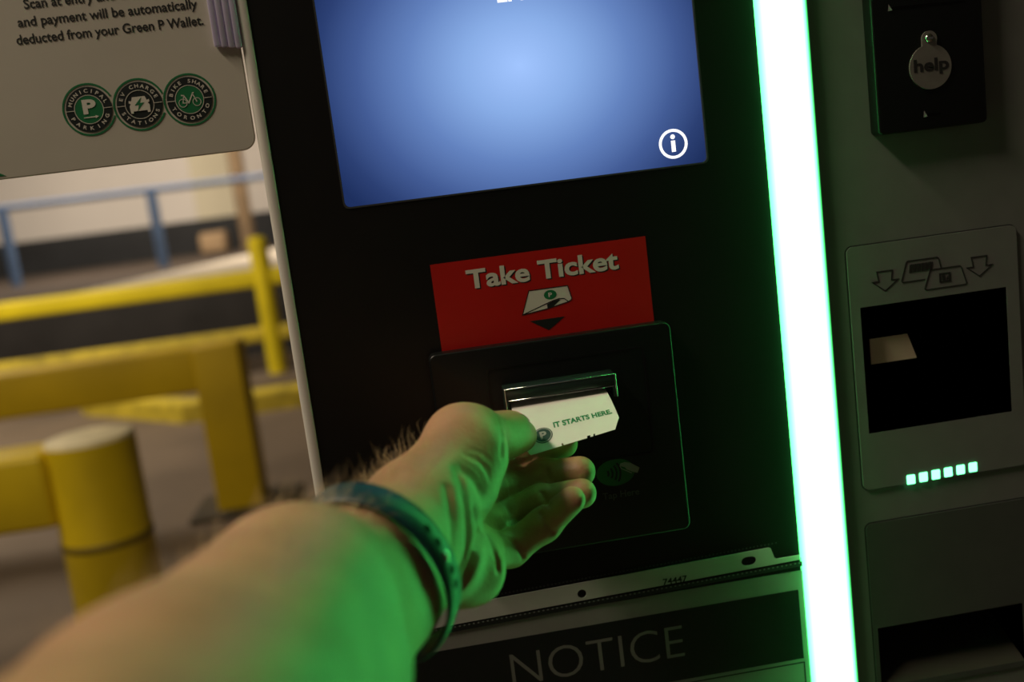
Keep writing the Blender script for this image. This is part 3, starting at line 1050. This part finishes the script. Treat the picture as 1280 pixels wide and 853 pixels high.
def axis(lo, hi, f):
    out = [lo]
    while out[-1] < hi:
        out.append(out[-1] + f(out[-1]))
    return np.array(out)


GXs = axis(-0.135, 0.125, lambda v: 0.0012 if v > -0.06 else 0.002)
GYs = axis(-0.640, -0.012, lambda v: 0.0012 if v > -0.18 else (0.0018 if v > -0.24 else 0.004))
GZs = axis(0.955, 1.190, lambda v: 0.0012 if v < 1.11 else 0.002)
BIG = 0.03


def field():
    return np.full((len(GXs), len(GYs), len(GZs)), BIG, dtype=np.float32)


def smin(a, b, k):
    h = np.maximum(k - np.abs(a - b), 0.0) / k
    return np.minimum(a, b) - h * h * k * 0.25


def add_cone(F, p, q, k):
    p, q = np.array(p, dtype=np.float32), np.array(q, dtype=np.float32)
    a, ra, b, rb = p[:3], p[3], q[:3], q[3]
    mg = max(ra, rb) + max(k, 0.004) + 0.006
    lo, hi = np.minimum(a, b) - mg, np.maximum(a, b) + mg
    ix = slice(*np.searchsorted(GXs, (lo[0], hi[0])))
    iy = slice(*np.searchsorted(GYs, (lo[1], hi[1])))
    iz = slice(*np.searchsorted(GZs, (lo[2], hi[2])))
    X = GXs[ix, None, None].astype(np.float32) - a[0]
    Y = GYs[None, iy, None].astype(np.float32) - a[1]
    Z = GZs[None, None, iz].astype(np.float32) - a[2]
    d = b - a
    l2 = max(float(d @ d), 1e-12)
    h = np.clip((X * d[0] + Y * d[1] + Z * d[2]) / l2, 0, 1)
    dist = np.sqrt((X - h * d[0]) ** 2 + (Y - h * d[1]) ** 2 + (Z - h * d[2]) ** 2) - (ra + (rb - ra) * h)
    F[ix, iy, iz] = smin(F[ix, iy, iz], dist, k)


FA = field()
for p, q, k in PALM:
    add_cone(FA, p, q, k)
FF = None
for name_, ch in FINGERS:
    G = field()
    for p, q in zip(ch, ch[1:]):
        add_cone(G, p, q, 0.0045)
    FF = G if FF is None else smin(FF, G, 0.0006)
G = field()
for p, q in zip(THUMB, THUMB[1:]):
    add_cone(G, p, q, 0.006)
FA = smin(FA, FF, 0.007)
FA = smin(FA, G, 0.007)
for p, q, k in BLOBS:
    add_cone(FA, p, q, k)
del FF, G


def surface_nets(F):
    nx, ny, nz = F.shape
    ins = F < 0
    cx = np.zeros((nx - 1, ny - 1, nz - 1), dtype=np.int8)
    for i in (0, 1):
        for j in (0, 1):
            for k in (0, 1):
                cx += ins[i:nx - 1 + i, j:ny - 1 + j, k:nz - 1 + k]
    act = (cx > 0) & (cx < 8)
    I, J, K = np.nonzero(act)
    idx = -np.ones(act.shape, dtype=np.int64)
    idx[I, J, K] = np.arange(len(I))
    acc = np.zeros((len(I), 3))
    cnt = np.zeros(len(I))
    corners = [(i, j, k) for i in (0, 1) for j in (0, 1) for k in (0, 1)]
    for c in corners:
        for ax in range(3):
            if c[ax]:
                continue
            e = list(c)
            e[ax] = 1
            va = F[I + c[0], J + c[1], K + c[2]].astype(float)
            vb = F[I + e[0], J + e[1], K + e[2]].astype(float)
            m_ = (va < 0) != (vb < 0)
            t = np.where(m_, va / np.where(m_, va - vb, 1.0), 0)
            pa = np.stack([GXs[I + c[0]], GYs[J + c[1]], GZs[K + c[2]]], 1)
            pb = np.stack([GXs[I + e[0]], GYs[J + e[1]], GZs[K + e[2]]], 1)
            acc += np.where(m_[:, None], pa + (pb - pa) * t[:, None], 0)
            cnt += m_
    V = acc / cnt[:, None]
    Q = []
    for ax in range(3):
        sl0 = [slice(1, -1)] * 3
        a = ins[tuple(slice(0, -1) if d == ax else slice(1, -1) for d in range(3))]
        b = ins[tuple(slice(1, None) if d == ax else slice(1, -1) for d in range(3))]
        ch = a != b
        P = np.array(np.nonzero(ch)).T
        flip = a[tuple(P.T)]
        o1, o2 = [d for d in range(3) if d != ax]
        base_ = P.copy()
        base_[:, o1] += 1
        base_[:, o2] += 1
        quad = []
        for d1, d2 in ((-1, -1), (0, -1), (0, 0), (-1, 0)):
            c = base_.copy()
            c[:, o1] += d1
            c[:, o2] += d2
            quad.append(idx[c[:, 0], c[:, 1], c[:, 2]])
        quad = np.stack(quad, 1)
        sw = flip if ax != 1 else ~flip
        quad[~sw] = quad[~sw][:, ::-1]
        Q.append(quad)
    return V, np.concatenate(Q)


HV, HQ = surface_nets(FA)
del FA
# relax the net once or twice so the grid does not show
E0 = np.concatenate([HQ[:, [0, 1]], HQ[:, [1, 2]], HQ[:, [2, 3]], HQ[:, [3, 0]]])


def relax(V, lam):
    s = np.zeros_like(V)
    c = np.zeros(len(V))
    for a, b in ((0, 1), (1, 0)):
        np.add.at(s, E0[:, a], V[E0[:, b]])
        np.add.at(c, E0[:, a], 1)
    return V + lam * (s / c[:, None] - V)


for lam in (0.5, -0.52, 0.5, -0.52, 0.5, -0.3):
    HV = relax(HV, lam)


def vnormals(V):
    n = np.cross(V[HQ[:, 2]] - V[HQ[:, 0]], V[HQ[:, 3]] - V[HQ[:, 1]])
    N = np.zeros_like(V)
    for i in range(4):
        np.add.at(N, HQ[:, i], n)
    return N / np.maximum(np.linalg.norm(N, axis=1), 1e-12)[:, None]


HN = vnormals(HV)
# skin creases: press the surface in along short lines lying on it
push = np.zeros(len(HV))
for pts, width, depth in CREASES:
    P = np.array(pts)
    near = np.full(len(HV), 1.0)
    for a, b in zip(P, P[1:]):
        d = b - a
        h = np.clip(((HV - a) @ d) / max(d @ d, 1e-12), 0, 1)
        near = np.minimum(near, np.linalg.norm(HV - a - h[:, None] * d, axis=1))
    push = np.minimum(push, -depth * np.exp(-(near / width) ** 2))
HV = HV + HN * push[:, None]
HN = vnormals(HV)

me = bpy.data.meshes.new('person')
me.from_pydata([tuple(v) for v in HV], [], [tuple(int(i) for i in q) for q in HQ])
me.update()
me.polygons.foreach_set('use_smooth', [True] * len(me.polygons))
me.materials.append(M['skin'])
person = bpy.data.objects.new('person', me)
COL.objects.link(person)
tag(person, 'bare left forearm and hand of a person reaching in and gripping the ticket', 'person')

HB = BVHTree.FromPolygons([tuple(v) for v in HV], [tuple(int(i) for i in q) for q in HQ])

# thumb nail seen edge-on
NB = ((0.0471, -0.0584, 1.0734), (0.0056, 0.0078, -0.0054), (-0.2089, 0.266, 0.91))
bm = B()
nc, nd, nn = Vector(NB[0]), Vector(NB[1]).normalized(), Vector(NB[2]).normalized()
ns = nd.cross(nn).normalized()
rowsn = []
for j in range(7):
    row = []
    for i in range(9):
        a = -1 + 2 * i / 8
        l_ = -0.0055 + 0.0125 * j / 6 - 0.0016 * a * a * (1 if j == 6 else 0)
        p = nc + nd * l_ + ns * (a * 0.0066)
        hit = HB.find_nearest(p)
        q = Vector(hit[0]) + Vector(hit[1]) * (0.0004 + 0.0004 * (j / 6))
        row.append(bm.verts.new(q))
    rowsn.append(row)
for j in range(6):
    for i in range(8):
        bm.faces.new((rowsn[j][i], rowsn[j][i + 1], rowsn[j + 1][i + 1], rowsn[j + 1][i]))
bmesh.ops.recalc_face_normals(bm, faces=bm.faces)
bmesh.ops.solidify(bm, geom=list(bm.faces), thickness=0.0004)
obj('thumbnail', bm, M['nail'], person, smooth=True)

# fine hairs along the back of the forearm
bm = B()
HD = {'dir': (-0.449, -0.02, 0.884), 'lean': (0.0176, 0.0205, 0.012), 'n': 800, 'y0': -0.36, 'y1': -0.125}
cand = np.nonzero((HN @ np.array(HD['dir']) > 0.45) & (HV[:, 1] > HD['y0']) & (HV[:, 1] < HD['y1']) & (HV[:, 0] < 0.0))[0]
rng = np.random.default_rng(3)
fw = Vector(HD['lean']).normalized()
for vi in rng.choice(cand, HD['n'], replace=False):
    p = Vector(HV[vi])
    n_ = Vector(HN[vi])
    l_ = 0.006 + 0.009 * rng.random()
    side = Vector(rng.normal(0, 0.75, 3))
    a = p - n_ * 0.0004
    b_ = p + (n_ * 0.8 + fw * 0.5 + side * 0.5).normalized() * l_ * 0.55
    c_ = b_ + (n_ * 0.25 + fw * 1.0 + side).normalized() * l_ * 0.55
    s_ = n_.cross(fw).normalized() * 0.00008
    v = [bm.verts.new(a - s_), bm.verts.new(a + s_), bm.verts.new(b_ + s_ * 0.8), bm.verts.new(b_ - s_ * 0.8), bm.verts.new(c_)]
    w_ = n_ * 0.00008
    v2 = [bm.verts.new(a + w_), bm.verts.new(b_ + w_)]
    bm.faces.new((v[0], v[1], v[2], v[3]))
    bm.faces.new((v[3], v[2], v[4]))
    bm.faces.new((v[0], v2[0], v2[1], v[3]))
    bm.faces.new((v2[0], v[1], v[2], v2[1]))
hr = obj('arm_hair', bm, M['hair'], person)
hr['kind'] = 'stuff'

# ------------------------------------------------------------------ wristband
WB = {'axis': (0.4195, 0.9655, 0.2204),
 'c': (-0.0285, -0.1956, 1.0535),
 'half': 0.0068,
 'holes': [14, 17, 23, 26],
 'side': 105,
 'slack': 0.002,
 'stud': 20}
wc, wa = Vector(WB['c']), Vector(WB['axis']).normalized()
w1 = (Vector((0, 0, 1)) - wa * wa.z).normalized()
w2 = wa.cross(w1).normalized()
NSEG = 96
rad = []
for i in range(NSEG):
    a = 2 * math.pi * i / NSEG
    d = w1 * math.cos(a) + w2 * math.sin(a)
    rmax = 0
    for s_ in (-0.007, 0, 0.007):
        hit = HB.ray_cast(wc + wa * s_ + d * 0.09, -d)
        if hit[0] is not None:
            rmax = max(rmax, (hit[0] - wc - wa * s_).dot(d))
    rad.append(rmax)
rad = np.array(rad)
for _ in range(10):
    rad = np.maximum(rad, 0.5 * (np.roll(rad, 1) + np.roll(rad, -1)))
for _ in range(4):
    rad = 0.25 * np.roll(rad, 1) + 0.25 * np.roll(rad, -1) + 0.5 * rad
loose = np.array([0.0014 + WB['slack'] * max(0.0, math.cos(2 * math.pi * i / NSEG - math.radians(WB['side']))) for i in range(NSEG)])
rad = rad + loose


def band_point(i, s_, r_):
    a = 2 * math.pi * i / NSEG
    i0 = int(math.floor(i)) % NSEG
    fr = i - math.floor(i)
    rr = rad[i0] * (1 - fr) + rad[(i0 + 1) % NSEG] * fr
    return wc + wa * s_ + (w1 * math.cos(a) + w2 * math.sin(a)) * (rr + r_)


hwid = WB['half']
sec = [(-hwid, 0.0004), (-hwid, 0.0018), (-hwid * 0.9, 0.0024), (0, 0.0027), (hwid * 0.9, 0.0024), (hwid, 0.0018), (hwid, 0.0004), (0, 0.0)]
band = thing('wristband', 'dark teal rubber wristband worn on the wrist', 'wristband', wc)
bm = B()
rings = [[bm.verts.new(band_point(i, s_, r_)) for s_, r_ in sec] for i in range(NSEG)]
for i in range(NSEG):
    a, b_ = rings[i], rings[(i + 1) % NSEG]
    for j in range(len(sec)):
        m_ = (j + 1) % len(sec)
        bm.faces.new((a[j], a[m_], b_[m_], b_[j]))
bmesh.ops.recalc_face_normals(bm, faces=bm.faces)
obj('strap', bm, M['band'], band, smooth=True)


def band_disc(i, r, lift, name, m, dome=0.0):
    bm = B()
    c = band_point(i, 0, 0.0027 + lift)
    tng = (band_point(i + 0.5, 0, 0) - band_point(i - 0.5, 0, 0)).normalized()
    nrm = tng.cross(wa).normalized()
    if nrm.dot(c - wc) < 0:
        nrm = -nrm
    n = 18
    rg = [bm.verts.new(c + tng * r * math.cos(2 * math.pi * k / n) + wa * r * math.sin(2 * math.pi * k / n)) for k in range(n)]
    rb = [bm.verts.new(v.co - nrm * 0.0012) for v in rg]
    if dome:
        ri = [bm.verts.new(c + nrm * dome + (v.co - c) * 0.6) for v in rg]
        for k in range(n):
            bm.faces.new((rg[k], rg[(k + 1) % n], ri[(k + 1) % n], ri[k]))
        bm.faces.new(ri)
    else:
        bm.faces.new(rg)
    for k in range(n):
        bm.faces.new((rb[k], rb[(k + 1) % n], rg[(k + 1) % n], rg[k]))
    bmesh.ops.recalc_face_normals(bm, faces=bm.faces)
    return obj(name, bm, m, band, smooth=True)


for i in WB['holes']:
    band_disc(i, 0.0018, 0.00015, 'strap_hole', M['hole'])
band_disc(WB['stud'], 0.0021, 0.0002, 'metal_stud', M['stud'], dome=0.0009)


# ------------------------------------------------------------------ background barriers
def floor_barrier(name, x, y, label, kind):
    t = thing(name, label, 'barrier', (x, y, 0.0), 'yellow steel guard barriers on the garage floor')
    if kind == 'round':
        R_ = 0.118
        bm = B()
        lathe(bm, x, y, [(0, 0), (R_, 0), (R_, 0.385), (R_ + 0.002, 0.39), (R_, 0.396), (R_, 0.664), (0, 0.664)])
        obj('post', bm, M['golden'], t, smooth=True)
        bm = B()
        lathe(bm, x, y, [(0, 0.6642), (R_ - 0.001, 0.6642), (R_ - 0.006, 0.674), (R_ - 0.03, 0.680), (0, 0.683)])  # worn top; the overhead highlight is put into its pale colour
        obj('post_cap', bm, M['capwornlit'], t, smooth=True, label='worn top of the post with overhead light painted into its pale colour')
        bm = B()
        lathe(bm, x, y, [(R_ + 0.0005, 0.380), (R_ + 0.0035, 0.384), (R_ + 0.0035, 0.395), (R_ + 0.0005, 0.400)])
        obj('weld_line', bm, M['weld'], t, smooth=True)
        bm = B()
        box(bm, x - 2.2, x - R_ * 0.8, y - 0.09, y + 0.09, 0.455, 0.660, 0.02, 3)
        obj('rail', bm, M['golden'], t, smooth=True)
        bm = B()
        lathe(bm, x - 2.2, y, [(0, 0), (R_, 0), (R_, 0.705), (R_ - 0.03, 0.722), (0, 0.728)])
        obj('post', bm, M['golden'], t, smooth=True)
    else:
        bm = B()
        box(bm, x - 0.095, x + 0.095, y - 0.095, y + 0.095, 0.0, 0.708, 0.012, 3)
        obj('post', bm, M['amber'], t, smooth=True)
        bm = B()
        box(bm, x - 2.6, x - 0.09, y - 0.085, y + 0.085, 0.525, 0.706, 0.012, 3)
        obj('rail', bm, M['amber'], t, smooth=True)
        bm = B()
        box(bm, x - 0.20, x + 0.23, y - 0.17, y + 0.17, 0.0, 0.022, 0.006)
        obj('base_plate', bm, M['baseplate'], t, label='dark stained base plate')
        bm = B()
        box(bm, x - 2.79, x - 2.6, y - 0.095, y + 0.095, 0.0, 0.735, 0.012, 3)
        obj('post', bm, M['amber'], t, smooth=True)


floor_barrier('guard_barrier', -0.905, 2.16, 'yellow barrier with a thick round bollard post, the one nearest the machine', 'round')
floor_barrier('guard_barrier', -0.805, 3.60, 'dark yellow barrier with a flat square post, behind the round bollard', 'square')

gr = thing('guard_rail', 'bright yellow two-rail fence along the pale raised kerb', 'guard rail', (-1.07, 7.12, 0.0))
for x_ in (-1.065, -5.2):
    bm = B()
    tube(bm, [(x_, 7.12, 0.0), (x_, 7.12, 1.02), (x_, 7.12, 1.045)], [0.072, 0.072, 0.05], 20)
    obj('post', bm, M['yellow'], gr, smooth=True)
for z0, z1 in ((0.672, 0.805), (0.255, 0.365)):
    bm = B()
    box(bm, -9.0, 0.5, 7.075, 7.165, z0, z1, 0.02, 3)
    obj('rail', bm, M['yellow'] if z0 > 0.5 else M['yellowworn'], gr, smooth=True)

# yellow kerb on the floor
bm = B()
pts = [(-2.28, 6.39), (-1.47, 5.60), (0.6, 5.62)]
w = 0.16
L_ = [(-2.36, 6.52), (-1.42, 5.76), (0.6, 5.78)]
lo = [bm.verts.new((a, b, 0)) for a, b in pts + L_[::-1]]
hi = [bm.verts.new((a, b, 0.13)) for a, b in pts + L_[::-1]]
n = len(lo)
for i in range(n):
    j = (i + 1) % n
    bm.faces.new((lo[i], lo[j], hi[j], hi[i]))
bm.faces.new(lo[::-1])
bm.faces.new(hi)
bmesh.ops.recalc_face_normals(bm, faces=bm.faces)
bmesh.ops.bevel(bm, geom=[e for e in bm.edges if all(v.co.z > 0.1 for v in e.verts)], offset=0.02, segments=2, profile=0.5, affect='EDGES')
tag(obj('kerb_block', bm, M['yellowworn'], None, loc=(-1.47, 5.6, 0)), 'low worn yellow kerb bent at an angle on the floor', 'kerb')

# blue railing on the raised floor
br = thing('railing', 'blue painted railing on the raised floor before the white wall', 'railing', (-2.9, 12.0, 0.72))
for x_ in (-6.38, -4.63, -2.89, -1.15):
    bm = B()
    tube(bm, [(x_, 12.0, 0.72), (x_, 12.0, 1.68)], 0.065, 14)
    obj('post', bm, M['blue'], br, smooth=True)
bm = B()
tube(bm, [(-9, 12.0, 1.66), (2, 12.0, 1.66)], 0.038, 14)
obj('top_rail', bm, M['blue'], br, smooth=True)

# brown pipe and tan box
bm = B()
tube(bm, [(-2.22, 14.6, 0.72), (-2.22, 14.6, 4.19)], 0.11, 18)
tag(obj('standpipe', bm, M['brown'], None, smooth=True, loc=(-2.22, 14.6, 0.72)), 'brown upright pipe rising in front of the white wall', 'pipe')
bm = B()
box(bm, -3.02, -2.62, 15.0, 15.4, 0.72, 1.04, 0.06, 3)
tag(obj('cardboard_box', bm, M['tan'], None, smooth=True, loc=(-2.6, 15.2, 0.72)), 'small blurred tan box beside the pipe, by the dark wall base', 'box')
